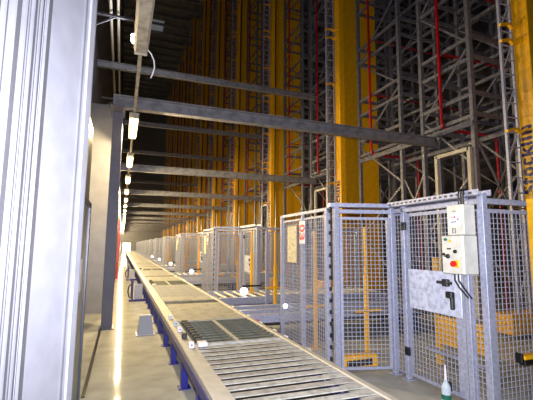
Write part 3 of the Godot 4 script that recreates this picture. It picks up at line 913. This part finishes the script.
# ---------------------------------------------------------------- small things
func small_things() -> void:
	# grey bent plate on the walkway
	var w := thing("floor_block", "grey sloped metal block standing on the walkway", "block", Vector3(0.49, 0, -7.65))
	var s := Shape.new()
	var f := [Vector3(-0.14, 0.02, 0.08), Vector3(0.14, 0.02, 0.08), Vector3(0.1, 0.34, -0.05), Vector3(-0.1, 0.34, -0.05)]
	var g := [Vector3(-0.14, 0.02, -0.2), Vector3(0.14, 0.02, -0.2), Vector3(0.1, 0.34, -0.12), Vector3(-0.1, 0.34, -0.12)]
	s.quad(f[0], f[1], f[2], f[3], Vector3(0, 0.3, 1))
	s.quad(g[0], g[1], g[2], g[3], Vector3(0, 0.3, -1))
	s.quad(f[0], g[0], g[3], f[3], Vector3(-1, 0, 0))
	s.quad(f[1], g[1], g[2], f[2], Vector3(1, 0, 0))
	s.quad(f[3], f[2], g[2], g[3], Vector3(0, 1, 0))
	s.quad(f[0], f[1], g[1], g[0], Vector3(0, -1, 0))
	part("body", s, M.grey_plastic, w)
	part("base_plate", Shape.new().cbox(Vector3(-0.17, 0, -0.22), Vector3(0.17, 0.02, 0.12), 0.004), M.grey_plastic, w)
	# blue guard frames beside the conveyor
	for e in [[-12.2, "nearer"], [-19.4, "farther"]]:
		var t := thing("guard_frame", "blue frame with a pale panel beside the conveyor, the %s one" % e[1], "guard", Vector3(0.5, 0, e[0]), "blue guard frames")
		part("post", Shape.new().cbox(Vector3(-0.18, 0, -0.03), Vector3(-0.11, 0.66, 0.03), 0.006), M.blue, t)
		part("bottom_bar", Shape.new().cbox(Vector3(-0.22, 0.0, 0.03), Vector3(0.42, 0.07, 0.09), 0.006), M.blue, t)
		part("side_bar", Shape.new().cbox(Vector3(-0.18, 0.0, -0.7), Vector3(-0.12, 0.05, -0.03), 0.006), M.blue, t)
		part("panel", Shape.new().cbox(Vector3(-0.08, 0.07, 0.0), Vector3(0.15, 0.5, 0.02), 0.004), M.fence, t)
		part("handle", Shape.new().tube([Vector3(-0.18, 0.5, 0), Vector3(-0.24, 0.42, 0), Vector3(-0.26, 0.28, 0), Vector3(-0.22, 0.14, 0), Vector3(-0.18, 0.1, 0)], 0.02, 8), M.dark, t)
	# black drive cover and sensors on the rails
	for k in 3:
		var dz := -PITCH * k
		var c := thing("drive_cover", "black ribbed drive cover lying along the left conveyor rail, " + ORD[k], "cover", Vector3(0.915, 0.502, -5.2 + dz), "drive covers")
		part("body", Shape.new().cbox(Vector3(-0.04, 0.0, -0.7), Vector3(0.035, 0.045, 0.62), 0.012), M.black, c)
		for i in 8:
			part("rib", Shape.new().cbox(Vector3(-0.045, 0.01, -0.62 + 0.15 * i), Vector3(0.04, 0.055, -0.58 + 0.15 * i), 0.006), M.dark, c)
		part("end_block", Shape.new().cbox(Vector3(-0.05, 0.0, 0.63), Vector3(0.06, 0.05, 0.74), 0.01), M.sign_white, c)
	var nth := ["first", "second", "third", "fourth", "fifth", "sixth", "seventh", "eighth"]
	var le := [[-4.5, 0.79, M.sign_white, "white"], [-4.95, 0.78, M.dark, "dark"], [-5.35, 0.78, M.sign_white, "white"], [-5.75, 0.78, M.bottle, "pale"], [-6.3, 0.77, M.sign_white, "white"]]
	for i in le.size():
		var e: Array = le[i]
		sensor(Vector3(e[1], 0.5, e[0]), e[2], "small %s sensor box on the left conveyor rail, %s from the camera" % [e[3], nth[i]], "sensors on the left rail")
	var re := [[-4.1, M.cabinet, "beige"], [-4.35, M.dark, "dark"], [-4.62, M.navy, "dark blue"], [-4.75, M.sign_white, "white"], [-5.15, M.sign_white, "white"], [-5.3, M.navy, "dark blue"], [-5.72, M.sign_white, "white"], [-5.9, M.sign_red, "red"]]
	for i in re.size():
		var e: Array = re[i]
		sensor(Vector3(2.05, 0.42, e[0]), e[1], "small %s sensor box on the right conveyor rail, %s from the camera" % [e[2], nth[i]], "sensors on the right rail")
	# bottle standing in front of the enclosure door
	var b := thing("spray_bottle", "pale bottle with green label and long spout before the enclosure door", "bottle", Vector3(3.34, 0, -3.38))
	part("body", Shape.new().lathe(Vector3.ZERO, [Vector2(0, 0), Vector2(0.045, 0.0), Vector2(0.048, 0.02), Vector2(0.048, 0.15), Vector2(0.03, 0.19), Vector2(0.018, 0.21), Vector2(0.018, 0.23), Vector2(0, 0.23)]), M.bottle, b)
	part("label_band", Shape.new().lathe(Vector3.ZERO, [Vector2(0.0485, 0.03), Vector2(0.0495, 0.031), Vector2(0.0495, 0.08), Vector2(0.0485, 0.081)]), M.green, b)
	part("spout", Shape.new().lathe(Vector3.ZERO, [Vector2(0.014, 0.23), Vector2(0.012, 0.3), Vector2(0.006, 0.38), Vector2(0, 0.385)], 12), M.sign_white, b)
	part("pump_handle", Shape.new().cbox(Vector3(0.03, 0.1, -0.02), Vector3(0.075, 0.2, 0.02), 0.008), M.dark, b)
	# loose cable end hanging beside the unlit lamp
	var c := part("hanging_cable", Shape.new(Vector3(0.2, 4.1, -5.0)).tube([Vector3(0.13, 4.15, -5.0), Vector3(0.18, 4.14, -5.0), Vector3(0.24, 4.08, -5.0), Vector3(0.28, 3.99, -5.0), Vector3(0.29, 3.9, -5.0), Vector3(0.27, 3.81, -5.0), Vector3(0.25, 3.75, -5.0)], 0.008, 8), M.sign_white)
	c.position = Vector3(0.2, 4.15, -5.0)
	tag(c, "pale loose cable curling down beside the unlit strip lamp", "cable")

func sensor(at: Vector3, m: Material, label: String, group: String) -> void:
	var t := thing("sensor", label, "sensor", at, group)
	part("body", Shape.new().cbox(Vector3(-0.03, 0, -0.04), Vector3(0.03, 0.065, 0.04), 0.008), m, t)
	part("lens", Shape.new().tube([Vector3(0, 0.035, 0.04), Vector3(0, 0.035, 0.048)], 0.01, 10), M.dark, t)
